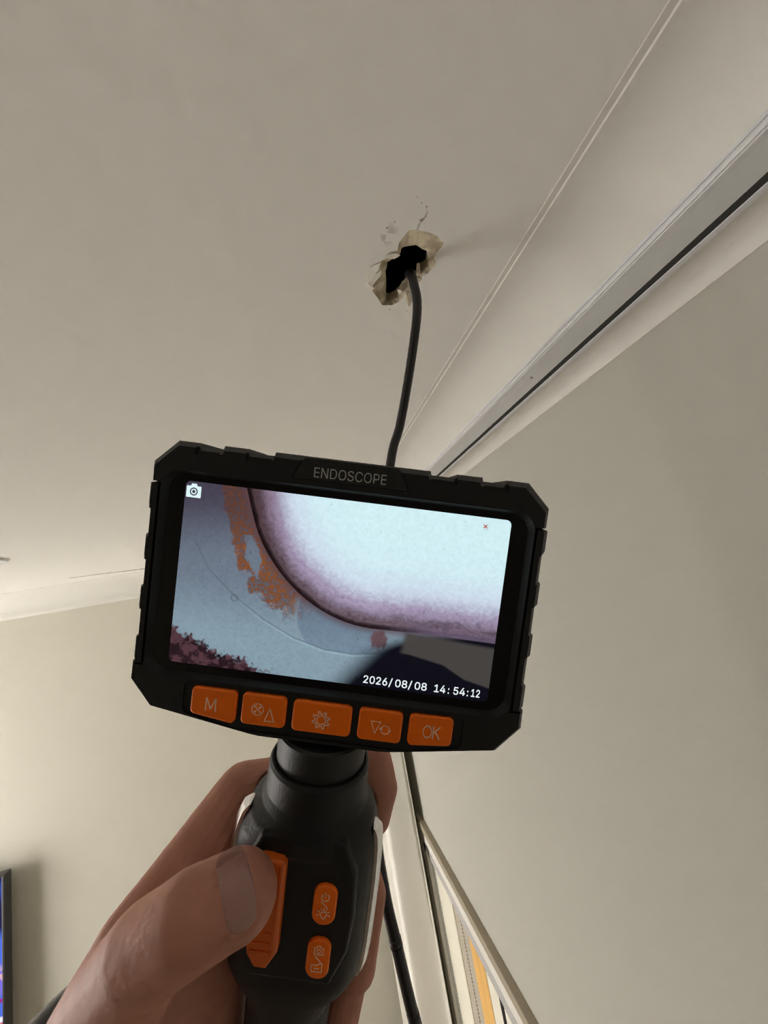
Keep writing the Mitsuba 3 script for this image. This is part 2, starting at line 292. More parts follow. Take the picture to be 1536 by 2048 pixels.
# curtain gathered at the far end of the rail
s = np.linspace(0, 1, 220); yc = 1.385+s*.50
xc = .192 + .034*np.sin(s*2*math.pi*4.6+2.5)*(1-.1*s) + .010*np.sin(s*2*math.pi*11+1)
zs = np.linspace(.03, rz-.004, 40); th = .0025
def sheet(off):
    V = []
    for z in zs:
        w = 1 + .25*(rz-z)
        X = .222 + (xc-.222)*min(1, .55+ .6*(rz-z)) + (.254-.222-(xc-.222)*min(1, .55+ .6*(rz-z)))*np.exp(-(s/.05)**2)
        V += [[X[i]+off, yc[i]+.006*math.sin(3*z+i*.05)*(i > 3), z] for i in range(len(s))]
    return np.array(V)
V = np.vstack([sheet(0), sheet(th)]); nS, nZ = len(s), len(zs); F = []
for i in range(nZ-1):
    for j in range(nS-1):
        a = i*nS+j; F += [[a, a+1, a+nS+1], [a, a+nS+1, a+nS]]; o = nS*nZ; F += [[o+a, o+a+nS+1, o+a+1], [o+a, o+a+nS, o+a+nS+1]]
for i in range(nZ-1):
    for j in (0, nS-1):
        a = i*nS+j; o = nS*nZ; F += [[a, a+nS, o+a+nS], [a, o+a+nS, o+a]]
put('curtain', trimesh.Trimesh(V, np.array(F), process=False), 'curtain_cloth', True, label='white fabric curtain gathered in folds in the far corner beside the window', category='curtain')

# ceiling fitting at the left edge
put('ceiling_light__trim', trimesh.creation.annulus(.038, .05, .006, transform=trimesh.transformations.translation_matrix([-.757, 1.165, CEIL-.003]), sections=48), 'rail_white', 30)
put('ceiling_light__lens', trimesh.creation.cylinder(.0385, .004, transform=trimesh.transformations.translation_matrix([-.757, 1.165, CEIL-.002]), sections=48), 'frame_white', 30)
tag('ceiling_light', 'small round ceiling fitting at the left edge of the photo, switched off', 'light fitting')

# television on the far wall
tx0, tx1, tz0, tz1, ty = -2.28, -1.153, .80, 1.408, 1.885
put('television__frame', cat(bx(tx0, tx1, ty, ty+.035, tz1-.008, tz1, .002), bx(tx0, tx1, ty, ty+.035, tz0, tz0+.012, .002), bx(tx1-.010, tx1, ty, ty+.035, tz0, tz1, .002), bx(tx0, tx0+.010, ty, ty+.035, tz0, tz1, .002), bx(tx0+.005, tx1-.005, ty+.012, ty+.034, tz0+.005, tz1-.005)), 'tv_black', 30, label='thin dark grey bezel')
put('television__bracket', bx(-1.95, -1.48, ty+.034, YB, 1.0, 1.25), 'tv_black')
def tv_pic(p, n, uv):
    x, v = p.x, (1.40-p.z)/.6
    c = MIX((.01,.012,.06), (.03,.06,.35), SS(.0,.06,v)*SS(.16,.05,v))
    c = MIX(c, (.08,.16,.75), SS(.25,.33,v))
    sp = SS(.42,.5,v)*SS(.62,.55,v)*SS(.5,.62,N(x*90, p.z*90))
    c = MIX(c, (.75,.45,.55), sp); c = MIX(c, (.30,.16,.75), SS(.45,.5,v)*(1-sp)*SS(.62,.55,v)*.6)
    c = MIX(c, (.35,.02,.25), SS(.60,.615,v)*SS(.635,.62,v))
    c = MIX(c, (.9,.9,.95), SS(.69,.70,v)*SS(.73,.715,v)); c = MIX(c, (.85,.10,.09), SS(.715,.73,v))
    return c*SCREEN
q = trimesh.Trimesh([[tx0+.010, ty+.008, tz0+.012], [tx1-.010, ty+.008, tz0+.012], [tx1-.010, ty+.008, tz1-.008], [tx0+.010, ty+.008, tz1-.008]], [[0, 1, 2], [0, 2, 3]], process=False)
if q.face_normals[0][1] > 0: q.invert()
put('television__screen', q, 'glass_black', emitter={'type': 'area', 'radiance': mikit.proc(tv_pic)}, uv=np.array([[0, 0], [1, 0], [1, 1], [0, 1]], float), label='lit screen with a blue and red picture')
tag('television', 'flat television on the cream wall at the lower left edge', 'television')

# ------------------------------------------------------------------ the endoscope: built lying in its own frame
# x right, y up along the screen, z out of the screen, in units of 0.864 mm; the frame's place in the room:
DM = np.array([[0.933697, 0.245434, -0.260716], [-0.188918, -0.280866, -0.94097], [-0.304172, 0.927834, -0.215877]])
DT = np.array([0.010657, 0.116611, 0.000349])+CAM
UNIT = .000864
def dev(m):
    m = m.copy(); m.vertices = m.vertices*UNIT@DM.T+DT; return m
E_ = 'endoscope'
def part(name, mesh, bsdf, smooth=False, label=None, kind=None, **more): return put(name, dev(mesh), bsdf, smooth, label, kind=kind, **more)
tag(E_, 'black handheld endoscope with a lit screen and orange buttons, held in the hand', 'endoscope')

def mirror(pts): return pts + [(-x, y) for x, y in pts[::-1]]
half = [(0,44.2),(26.2,44.2),(26.6,42.9),(34.8,42.9),(35.2,44.2),(43.6,44.2),(44.0,42.9),(51.6,42.9),(52.0,44.2),(59.2,44.2),(67.0,36.5),(66.9,30.2),(66.0,29.6),(67.3,29.2)]
for a, b in ((29.2,21.8),(11.4,3.8),(-6.4,-13.8),(-24.1,-31.6)):
    half += [(67.4,a),(67.4,b),(66.8,b-.4)] + ([(66.8,a2+.4)] if (a2 := {29.2:11.4, 11.4:-6.4, -6.4:-24.1}.get(a)) is not None else [])
half += [(66.8,-32.4),(67.8,-32.9),(67.9,-39.2),(60.3,-48.1),(24.5,-53.7),(21,-54),(0,-54)]
outline = Polygon(mirror(half)).buffer(0)
def cs(poly): return m3.CrossSection([np.array(poly.exterior.coords)[:-1]], m3.FillRule.EvenOdd)
def man(poly, z0, z1, sx=1, sy=1, at=(0, 0)):
    p = affinity.translate(poly, -at[0], -at[1])
    return m3.Manifold.extrude(cs(p), z1-z0, 0, 0, (sx, sy)).translate((at[0], at[1], z0))
base = man(outline, -19, -1.2) + man(outline, -1.2, 2.4, .968, .957)
base = base - man(rrect(-60.5, 60.5, -33.8, 33.2, 6), -.6, 3.5, 1.035, 1.05)
strip = roundpoly([(-47.5,-35.9),(47.5,-35.9),(47.5,-46.8),(30,-50.6),(-30,-50.6),(-47.5,-46.8)], 2)
base = base - man(strip, 1.7, 4)
plate = Polygon([(-15.6,43.6),(15.8,43.6),(19.4,36.4),(-19.0,36.4)])
base = base - man(plate.buffer(.35), 1.75, 4)
for s_ in (1, -1):
    for a, b in ((26.4,35.0),(43.8,51.8)):
        base = base - man(sbox(min(s_*a, s_*b), 40.2, max(s_*a, s_*b), 46), 1.4, 4)
    base = base - man(sbox(*( (62.1,-31.8,63.0,29.4) if s_ > 0 else (-63.0,-31.8,-62.1,29.4))), 1.2, 4)
    for yy in (29.6, -32.2):
        base = base - man(sbox(*((62.1,yy-.3,68,yy+.3) if s_ > 0 else (-68,yy-.3,-62.1,yy+.3))), -2, 4)
part(E_+'__housing', tri(base), 'rubber_black', 25, label='black rubber monitor housing with notched edges')
for s_ in (1, -1):
    for a, b in ((29.0,22.0),(11.2,4.0),(-6.6,-13.6),(-24.3,-31.4)):
        p = trimesh.convex.convex_hull(np.array([[s_*x, y, z] for y in (a, b) for x, z in ((63.6,2.2),(65.2,2.2),(67.5,-1.0),(67.5,-8),(63.6,-8))]))
        part(E_+'__grip_rib', p, 'rubber_black', 20)
part(E_+'__name_plate', extrude(plate, 1.2, 2.1, .25), 'rubber_grey', 30, label='name plate above the screen')
t = meshkit.text_mesh('ENDOSCOPE', 3.3, .12); b = t.bounds
t.apply_translation([-b[0][0], 0, 0]); t.apply_scale([23.9/(b[1][0]-b[0][0]), 1, 1]); t.apply_transform(trimesh.transformations.rotation_matrix(.012, [0, 0, 1])); t.apply_translation([-12.0, 37.4, 2.08])
part(E_+'__name_plate__lettering', t, 'legend_grey', label='grey lettering ENDOSCOPE')
part(E_+'__screen_glass', extrude(rrect(-61.8, 61.8, -35, 34.4, 6), -.62, -.1), 'glass_black', label='glossy black glass around the screen')

# the picture on the screen: u to the right, v downwards
def pw(x, xs, ys):
    y = mi.Float(ys[0])
    for i in range(len(xs)-1): y = y + (ys[i+1]-ys[i])/(xs[i+1]-xs[i])*dr.clip(x-xs[i], 0, xs[i+1]-xs[i])
    return y
EDGE = catmull([(.135,-.45),(.165,-.15),(.195,.03),(.24,.24),(.295,.385),(.36,.50),(.43,.585),(.51,.645),(.59,.672),(.68,.672),(.80,.668),(1.02,.672)], 3)
def picture(p, n, uv):
    u, v = uv.x, 1-uv.y; x = u*1.765
    n1 = FB(u*26, v*15, 1., 3); n2 = FB(u*110, v*62, 2., 4); n4 = FB(u*230, v*130, 9., 3); n3 = N(u*330, v*190, 3.)
    f = pw(u, EDGE[:, 0].tolist(), EDGE[:, 1].tolist())
    dd = mi.Float(9.)
    for (ax, ay), (qx, qy) in zip(EDGE[:-1]*[1.765, 1], EDGE[1:]*[1.765, 1]):
        t = dr.clip(((x-ax)*(qx-ax)+(v-ay)*(qy-ay))/((qx-ax)**2+(qy-ay)**2), 0, 1)
        dd = dr.minimum(dd, dr.square(x-ax-t*(qx-ax))+dr.square(v-ay-t*(qy-ay)))
    d = dr.sqrt(dd)*dr.select(v < f, 1., -1.)       # above the pipe's lower edge > 0
    # upper side: the pipe
    up = pw(d, (0,.012,.03,.09,.16,.24,.36,.6), (.0,.12,.30,.50,.70,.86,.96,1.))
    up = up + .10*(n1-.5)*SS(.3,.05,d) + .10*(n2-.5)*SS(.34,.1,d)
    c = MIX((.030,.012,.016), (.125,.085,.105), SS(0.,.3,up)); c = MIX(c, (.36,.30,.44), SS(.3,.62,up)); c = MIX(c, (.60,.70,.82), SS(.58,.86,up)); c = MIX(c, (.64,.86,.90), SS(.82,1.,up))
    left = SS(.42,.20,u); c = MIX(c, c*mi.Color3f(.58,.47,.45), left*SS(.24,.08,d)*.95)
    c = c*(1-.6*SS(.022,.004,dr.abs(d-.008+.012*(n1-.5)))); c = c*(1-.22*SS(.008,.0,dr.abs(d-.034-.03*(n1-.5)))*SS(.5,.7,N(u*9, v*9, 4.)))
    right = SS(.62,.85,u)*SS(.10,.0,d); c = MIX(c, (.20,.15,.24), right*.55)
    st = FB(d*70+n1*9, (u-v)*14., 5., 4); c = c*(1-.30*SS(.50,.75,st)*SS(.22,.05,d)); c = c*(1-.4*SS(.86,.95,n3)*SS(.24,.10,d)); c = c*(1+.14*SS(.55,.75,FB(d*90+n1*5, (u-v)*7.+9, 6., 2))*SS(.24,.06,d)); c = c*(.93+.14*n2)
    c = c*(1-.35*SS(.90,.97,n3)*SS(.5,.62,n1)*SS(.2,.3,d))
    # lower side: the grey-blue plate
    lo = MIX((.060,.052,.082), (.148,.185,.24), SS(.05,.50,v+.35*u)); lo = MIX(lo, (.25,.36,.425), SS(.45,.85,v)*SS(.62,.30,dr.abs(u-.35))*.8)
    disc = SS(.0,.012,.255-dr.sqrt(dr.square((u-.525)*1.765)+dr.square(v-.63)))*SS(.40,.408,u+.03*v); lo = MIX(lo, lo*mi.Color3f(.70,.72,.80), disc*SS(.006,-.006,v-pw(u, (.38,.48,.57,.68), (.78,.825,.83,.80)))*.85)
    lo = lo*(.90+.22*n2)*(1-.5*SS(.90,.96,n3)*SS(.40,.6,n1))*(1-.55*SS(.955,.985,N(u*150, v*85, 8.)))
    arc_v = pw(u, (.03,.10,.19,.28,.38,.48,.57,.68), (.28,.47,.60,.70,.78,.825,.83,.80))
    ad = v-arc_v; lo = lo*(1-.35*SS(.006,.0,dr.abs(ad))*SS(.70,.6,u)*SS(.02,.06,u)); lo = lo*(1+.25*SS(.008,.0,dr.abs(ad-.012))*SS(.70,.6,u)*SS(.15,.3,u))
    for bu, bv in ((.185,.605),(.482,.60)):
        r = dr.sqrt(dr.square((u-bu)*1.765)+dr.square(v-bv)); lo = lo*(1-.35*SS(.006,.0,dr.abs(r-.017)))
    # rust
    gl = pw(u, (.06,.115,.15,.185,.235,.30,.37,.46), (-.5,.03,.24,.40,.53,.64,.70,.76))
    rw = SS(.0,.05,gl-v+.10*(n1-.5)+.05*(n2-.5))
    band = (1-SS(-.02,.02,v-gl+.16*(n1-.5)+.06*(n2-.5)))*SS(.44,.33,u+.10*(n1-.5))
    band = band*(1-SS(.60,.70,v+.16*(n2-.5)))
    hr = dr.sqrt(dr.square((u-.232-.16*(v-.37))*1.765/.042)+dr.square((v-.36)/.10)); holep = SS(1.15,.85,hr+1.0*(n2-.5)); band = band*(1-holep)
    rust = MIX((.055,.022,.016), (.26,.085,.026), SS(.25,.75,.5*n2+.5*n4)); rust = MIX(rust, (.085,.038,.032), SS(.36,.12,v)*.75)
    lo = MIX(lo, rust, band*(.45+.55*SS(.30,.60,.45*n2+.55*n4)))
    lo = MIX(lo, (.10,.055,.065), SS(.05,.0,-d)*(.55+.3*n2))
    r = dr.sqrt(dr.square((u-.645)*1.765)+dr.square((v-.735)*1.0)); lo = MIX(lo, (.12,.045,.045), SS(.062,.035,r+.03*(n2-.5))*.85)
    # lower left crust, lower right shadow and a painted reflection
    crust = SS(-.02,.02,v-pw(u, (0,.07,.15,.19,.26,.33,.40), (.79,.845,.93,.925,.965,1.0,1.05))+.10*(n2-.5)+.06*(n1-.5)); lo = MIX(lo, MIX((.018,.007,.012),(.085,.036,.048),SS(.38,.62,FB(u*60, v*34, 7., 4))), crust)
    crust2 = SS(-.015,.015,v-pw(u, (0,.55,.60,.66), (1.2,1.02,.95,.90))+.05*(n2-.5)); lo = lo*(1-.9*crust2)
    sh = SS(.52,.80,u+.45*(v-.80))*SS(.655,.80,v+.25*(u-.7)); lo = MIX(lo, (.003,.003,.008), SS(.03,.60,sh))
    gw = SS(.73,.755,u+.03*v)*SS(.665,.69,v-.10*(u-.75))*SS(.0,.015,pw(u, (.74,.85,.92,1.), (.80,.835,.90,.93))-v); lo = MIX(lo, (.060,.055,.052), gw*.97)  # grey reflection on the glass, painted into the glowing picture
    c = dr.select(d > 0, c, MIX(lo, c, SS(-.006,0.,d)))
    for cu, cv, cr, amt in ((.925,.058,.011,.22),(.862,.05,.010,.14)):
        r = dr.sqrt(dr.square((u-cu)*1.765)+dr.square(v-cv)); c = c*(1-amt*SS(.004,.0,dr.abs(r-cr)))
    return dr.maximum(c, 0.)*SCREEN
sp = rrect(-55, 55, -31.15, 31.15, .5).difference(sbox(-56, -32, -50, -28)).union(rrect(-55, -50, -31.15, -27, .5))
sp = unary_union([rrect(-55, 55, -31.15, 31.15, 1.8)])
E2 = np.array(sp.exterior.coords)[:-1]; V = np.vstack([[0, 0], E2]); F = [[0, i+1, (i+1) % len(E2)+1] for i in range(len(E2))]
scr = trimesh.Trimesh(np.c_[V, np.full(len(V), -.05)], np.array(F), process=False)
if scr.face_normals[0][2] < 0: scr.invert()
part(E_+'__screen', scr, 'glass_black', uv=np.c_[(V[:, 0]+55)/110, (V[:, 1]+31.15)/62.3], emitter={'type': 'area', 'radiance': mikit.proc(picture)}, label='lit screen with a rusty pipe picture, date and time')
def glow(c): return {'type': 'area', 'radiance': rgb(*[x*SCREEN for x in c])}
ic = unary_union([rrect(-54.6, -49.6, 25.7, 29.6, .3), Polygon([(-53.3,29.5),(-52.9,30.4),(-51.3,30.4),(-50.9,29.5)])])
lens = Point(-52.1, 27.7); ic = ic.difference(lens.buffer(1.35).difference(lens.buffer(.95))).difference(lens.buffer(.55))
part(E_+'__screen__camera_icon', extrude(ic, 0, .05), 'glass_black', emitter=glow((.72,.92,.92)), label='white camera symbol')
def fit_text(txt, x0, x1, y0, h, z, depth=.05, bold=False):
    t = meshkit.text_mesh(txt, h, depth, bold); b = t.bounds; t.apply_translation([-b[0][0], 0, 0]); t.apply_scale([(x1-x0)/(b[1][0]-b[0][0]), 1, 1]); t.apply_translation([x0, y0, z]); return t
for txt, x0, x1 in (('2026', 12.3, 20.6), ('/', 21.0, 22.3), ('08', 23.2, 27.4), ('/', 27.7, 29.0), ('08', 29.9, 34.1), ('14', 36.6, 40.5), (':', 41.3, 41.8), ('54', 43.2, 47.2), (':', 47.8, 48.3), ('12', 49.2, 52.2)):
    part(E_+'__screen__digits', fit_text(txt, x0, x1, -29.9, 2.55, 0, bold=True), 'glass_black', emitter=glow((.80,.88,.88)))
part(E_+'__screen__cross_mark', extrude(strokes([[(46,27.6),(47,28.6)],[(46,28.6),(47,27.6)]], .28), 0, .05), 'glass_black', emitter=glow((.45,.06,.05)), label='small red cross')

# five buttons under the screen
def button(pts, r, label): 
    return part(E_+'__button', extrude(roundpoly(pts, r), 1.2, 3.1, .7), 'orange_rubber', 50, label=label)
def legend(holder, geom, z=3.02): part(holder+'__symbol', extrude(geom, z, z+.16), 'legend_pink')
b = button([(-44.5,-37.2),(-29.0,-37.2),(-29.0,-48.6),(-44.5,-46.5)], 1.7, 'orange button marked M')
legend(b, unary_union([affinity.translate(strokes([[(-1.7,-2.1),(-1.55,2.1),(0,-1.5),(1.55,2.1),(1.7,-2.1)]], .5), -37.5, -42.6)]))
b = button([(-27.2,-37.1),(-12.1,-37.1),(-12.1,-47.9),(-27.2,-47.9)], 1.7, 'orange button with a round symbol and an upward triangle')
ci = [arc(-21.6,-42.2,2.0,0,360)] + [[(-21.6+sx*.2,-42.2+sy*.2),(-21.6+sx*1.05,-42.2+sy*1.05)] for sx in (1,-1) for sy in (1,-1)]
arrows = [Polygon([(-21.6+sx*1.25,-42.2+sy*1.25),(-21.6+sx*1.2,-42.2+sy*.35),(-21.6+sx*.35,-42.2+sy*1.2)]) for sx in (1,-1) for sy in (1,-1)]
legend(b, unary_union([strokes(ci, .32), *arrows, strokes([[(-17.45,-41.5),(-19.0,-45.8),(-15.8,-45.8),(-17.45,-41.5)]], .38)]))
b = button([(-9.9,-37.2),(10.1,-37.2),(10.1,-47.9),(-9.9,-47.9)], 1.8, 'wide orange button with a cog symbol')
gear = []
for i in range(8):
    a = i*45
    gear += arc(0, -43, 2.15, a-13, a+9, 3)+arc(0, -43, 3.0, a+12, a+24-1, 3) 
gear.append(gear[0]); legend(b, unary_union([strokes([gear], .38), strokes([arc(0,-43,1.5,0,360)], .38)]))
b = button([(12.4,-37.1),(27.2,-37.1),(27.2,-47.9),(12.4,-47.9)], 1.7, 'orange button with a downward triangle and a turning arrow')
legend(b, unary_union([strokes([[(16.7,-41.0),(19.9,-41.0),(18.3,-45.0),(16.7,-41.0)], arc(21.7,-43.5,1.45,20,165), arc(21.7,-43.5,1.45,200,345)], .3), Polygon([(19.6,-43.6),(20.9,-43.6),(20.2,-42.7)]), Polygon([(22.5,-43.4),(23.8,-43.4),(23.1,-44.3)])]))
b = button([(29.4,-37.0),(44.2,-36.8),(44.2,-46.2),(42.5,-46.6),(29.4,-47.9)], 1.7, 'orange button marked OK')
legend(b, unary_union([affinity.translate(affinity.scale(strokes([arc(0,0,2.0,0,360)], .5), .70, 1, origin=(0,0)), 35.7, -42.2), affinity.translate(strokes([[(-.95,-2),(-.95,2)],[(1.15,2),(-.85,-.25)],[(-.3,.35),(1.25,-2)]], .5), 38.6, -42.2)]))

# handle
def ring_at(y, cx, cz, a, bf, bb, n, k=72):
    t = np.linspace(0, 2*math.pi, k, endpoint=False); c, s = np.cos(t), np.sin(t)
    return np.c_[cx+a*np.sign(c)*np.abs(c)**(2/n), np.full(k, y), cz+np.where(s > 0, bf, bb)*np.sign(s)*np.abs(s)**(2/n)]
def lofted(secs, steps=6):
    secs = np.array(secs); ys = secs[:, 0]; out = []
    for i in range(len(secs)-1):
        for t in np.linspace(0, 1, steps, endpoint=False): out.append(secs[i]*(1-t)+secs[i+1]*t)
    out.append(secs[-1]); return loft(np.array([ring_at(*q) for q in out]))
part(E_+'__neck', lofted([(-54.6,-.3,-13,15.8,15.8,15.8,2),(-55.4,-.3,-13,16.6,16.6,16.6,2),(-71,-.3,-13,16.4,16.4,16.4,2)]), 'rubber_grey', 35, label='round dark grey swivel neck')
part(E_+'__handle', lofted([(-66.2,-.4,-13,16.7,16.7,16.7,2),(-65.4,-.4,-13,17.2,17.2,17.2,2),(-65.6,-.4,-13,17.9,17.9,17.9,2),(-67,-.4,-13,18.5,18.5,18.5,2),(-75.5,-.4,-13,18.9,18.8,18.8,2),(-79,-.5,-13,19.8,19.8,19,2.1),(-83,-.7,-13,23.0,20.6,19,2.25),(-88,-.9,-13,25.0,20.2,19,2.5),(-92,-1,-13,25.6,18.6,19,2.9),(-96,-1,-13,25.9,18.1,19,3.1),(-108,-1.2,-13,26.2,18,19,3.2),(-130,-1,-13,25.8,18,19,3.2),(-138,-.9,-13,25.0,18,19,3.1),(-143,-.9,-13,22.6,17.6,18,2.9),(-149,-1.2,-13,18.4,16.6,16,2.5),(-156,-1.5,-13,16.6,15.3,15,2.2)], 8), 'rubber_black', 50, label='black moulded handle body')
part(E_+'__grip', lofted([(-154,-1.5,-13,16.4,15.2,15,2.2),(-175,-1.5,-13,16,14.8,15,2.1),(-215,-1.5,-13,15.6,14.6,15,2),(-250,-1.5,-13,16.5,15,15,2),(-256,-1.5,-13,15,13.5,13.5,2)]), 'grip_rubber', 50, label='knurled black lower grip')
pan = roundpoly([(-15.0,-82),(13.8,-82),(18.6,-93),(19.4,-108),(18.4,-120),(13.6,-132.6),(-15.2,-132.6),(-20,-120),(-21,-108),(-20,-93)], 1.6)
part(E_+'__control_panel', extrude(pan, -3, 6.2, 1.8), 'rubber_black', 40, label='flat black control panel')
part(E_+'__control_panel__seam', extrude(pan.buffer(-2.6).difference(pan.buffer(-2.85)).difference(sbox(-30,-92,30,-70)), 6.1, 6.22), 'rubber_grey')
slot = roundpoly([(-16.6,-87),(-4.4,-87),(-3.6,-91),(-3.2,-121),(-6.2,-127),(-13.4,-127),(-16.6,-121)], 1)
part(E_+'__trigger_slot', extrude(slot, 6.0, 6.35), 'groove_black')
tr = Polygon([(-14.8,-88.6),(-13.2,-87.4),(-6.2,-87.4),(-5.0,-88.8),(-4.6,-118.6),(-5.8,-120.8),(-6.6,-121.2),(-7.8,-124.6),(-12.0,-124.5),(-13.3,-121.6),(-14.8,-120.2),(-15.6,-115.4)])
part(E_+'__trigger', extrude(tr.convex_hull, 6.0, 9.9, 1.1), 'trigger_orange', 35, label='orange ribbed trigger under the thumb')
for yy in (-112, -115.4, -118.4):
    part(E_+'__trigger__rib', bx(-13.6, -7.2, yy-.5, yy+.5, 9.6, 10.5, .3), 'trigger_orange', 40)
part(E_+'__trigger__ridge', bx(-7.0, -5.6, -119.5, -88.4, 9.2, 10.35, .4), 'trigger_orange', 40)
b = part(E_+'__oval_button', extrude(affinity.rotate(rrect(4.9,12.8,-109.6,-95.8,3.6), 0), 5.8, 7.5, .7), 'orange_rubber', 50, label='upper oval orange button with power and light symbols')
ox, oy = 8.85, -102.7
lam = strokes([arc(ox,oy+3.0,1.25,125,415), [(ox,oy+3.0),(ox,oy+4.7)], [(ox-1.1,oy+1.3),(ox+1.0,oy-.5)], arc(ox,oy-2.9,.95,-35,215)+[(ox-.3,oy-4.3),(ox+.3,oy-4.3),(ox+.78,oy-3.45)]]+[[(ox+1.45*math.cos(math.radians(a)),oy-2.9+1.45*math.sin(math.radians(a))),(ox+2.15*math.cos(math.radians(a)),oy-2.9+2.15*math.sin(math.radians(a)))] for a in (-8,30,62,90,118,150,188)], .34)
legend(b, lam, 7.42)
b = part(E_+'__oval_button', extrude(rrect(4.9,12.8,-128.6,-114.6,3.6), 5.8, 7.5, .7), 'orange_rubber', 50, label='lower oval orange button with camera symbols')
oy = -121.6
lam = strokes([[(ox-1.5,oy+1.9),(ox-1.5,oy+4.2),(ox-.7,oy+4.3),(ox-.4,oy+4.9),(ox+.5,oy+4.9),(ox+.8,oy+4.3),(ox+1.5,oy+4.2),(ox+1.5,oy+1.9),(ox-1.5,oy+1.9)], arc(ox,oy+3.1,.65,0,360), [(ox-1.0,oy+1.2),(ox+1.0,oy-.7)], [(ox-1.9,oy-1.8),(ox+.2,oy-1.8),(ox+.5,oy-1.1),(ox+1.6,oy-1.1),(ox+1.6,oy-4.1),(ox-1.9,oy-4.1),(ox-1.9,oy-1.8)], [(ox-.9,oy-3.0),(ox+.5,oy-3.0)]], .34)
legend(b, lam, 7.42)
aw = {-82:22.0,-85:24.0,-88:25.2,-90:25.4,-95:25.9,-97:26.0,-108:26.2,-120:26.1,-130:25.9,-138:25.1,-140.5:24.0}
for s_, ys in ((1, (-84.8,-88,-95,-108,-120,-130,-138,-140.5)), (-1, (-82,-85,-90,-97,-108,-120,-130,-138))):
    path = catmull([(aw.get(y, 23.8), y, 0) for y in ys], 6); k = len(path)
    sec = []
    for i, (a, y, _) in enumerate(path):
        w = .35 + .65*min(1, i/4, (k-1-i)/4)
        sec.append([(-.9+s_*(a+dx*w), y, z) for dx, z in ((.05,-4.2), (1.75,-7.2), (1.8,-10), (-1.2,-10), (-1.2,-4.4))])
    part(E_+'__chrome_strip', loft(sec), 'chrome', 30, label='bright chrome side strip')

# ------------------------------------------------------------------ the cables
pts = np.array([(.146,.318,.300),(.138,.298,.278),(.1290,.2745,.256),(.1225,.2570,.241),(.1190,.2470,.2290),(.1176,.2440,.2180),(.1178,.2455,.2052),(.1148,.2504,.1882),(.1063,.265,.155),(.0953,.2785,.1199),(.0832,.2814,.0928),(.0637,.2832,.0248),(.0398,.2817,-.0751),(.0263,.283,-.1483),(.0245,.2792,-.182),(.0262,.2751,-.2092),(.0296,.2744,-.249),(.036,.2673,-.301),(.042,.255,-.37),(.046,.245,-.46),(.035,.230,-.52),(.0,.222,-.53),(-.040,.224,-.47),(-.064,.216,-.36),(-.0540,.2030,-.25),(-.0424,.1901,-.204)])+[0, 0, 2.16]
cab = tube(catmull(pts, 14), .0035, 20)
put('probe_cable', cab, 'cable_black', True, label='thin black cable hanging from the ceiling hole behind the endoscope', category='cable')
for i_ in (168, 208, 222):
    c = catmull(pts, 14)
    put('probe_cable__length_mark', tube(c[i_:i_+3], .0037, 20), 'cable_black', True)
hs = np.concatenate([[(-.235,.300,-.60),(-.215,.280,-.36)], np.array([(-.150,.207,-.189),(-.1473,.2149,-.1680),(-.1330,.2145,-.1530),(-.1180,.2165,-.1435),(-.1060,.2240,-.1410),(-.097,.235,-.146)])*1.18, [(-.104,.300,-.195),(-.096,.312,-.240),(-.090,.316,-.34),(-.088,.310,-.52)]])+[.0038, 0, 2.158]
put('hose', tube(catmull(hs, 10), .0112, 24), 'hose_black', True, label='thick glossy black cable looping behind the wrist, lower left', category='cable')

# ------------------------------------------------------------------ the hand, in the endoscope's frame
slot_box = Polygon([(-15.6,-90),(-5,-88),(-4.6,-118),(-7.8,-124),(-12,-124),(-15.6,-119)])
def ball(p, r): return m3.Manifold.sphere(r, 28).translate(tuple(map(float, p)))
def hull(*bs): return m3.Manifold.batch_hull([ball(p, r) for p, r in bs])
TT, TI, TM2, TM, TC = ((-17.6,-92.8,16.5),11.8), ((-27.8,-96.0,21),12.3), ((-42.3,-112.3,18),13.0), ((-55.5,-142.5,9),16.5), ((-78,-200,-8),20)
IM, MM, RM, LM = ((-33.5,-101.5,-32),12.3), ((-40,-125,-45),13), ((-41,-148,-47),12.5), ((-40,-170,-44),11.5)
W1, W2 = ((-82,-211,-25),22), ((-52,-222,-26),21)
FA, FB2 = ((-92,-330,8),27), ((-64,-338,10),27)
FC, FD = ((-64,-640,120),40), ((-24,-650,115),40)
I1, I2, I3 = ((20.6,-90.5,-46),9.6), ((24.6,-95.5,-38),8.4), ((23.8,-107,-36),7.2)
M1, M2, M3 = ((14,-130,-51),10), ((25.0,-146,-39),8.8), ((23.6,-163,-25),8.3)
R1, R2, R3 = ((20,-150,-47),9.8), ((22.5,-163,-36),9), ((19.5,-187,-24),8)
L1, L2, L3 = ((17,-176,-45),8.8), ((20,-188,-36),8), ((17.5,-206,-26),7)
G0, G1 = ((-34,-163,-20),14), ((-34,-200,-20),15)
hand = hull(TT, TI) + hull(TI, TM2) + hull(TM2, TM) + hull(TM, TC) \
     + hull(IM, MM, RM, LM, W1, W2) + hull(IM, TM, W1, W2, TC, G0) + hull(((-44,-116,-24),9), IM, TM, ((-57,-131,2),11), W1) + hull(G0, G1, TC, LM, W2, W1) + hull(G0, TM, TC) + hull(IM, ((-27.5,-100,-37),9.5), ((-36,-115,-34),11)) + hull(W1, W2, FA, FB2) + hull(W1, TC, FA) + hull(FA, FB2, FC, FD)
for a, b_, c, d in ((IM, I1, I2, I3), (MM, M1, M2, M3), (RM, R1, R2, R3), (LM, L1, L2, L3)):
    hand = hand + hull(a, b_) + hull(b_, c) + hull(c, d)
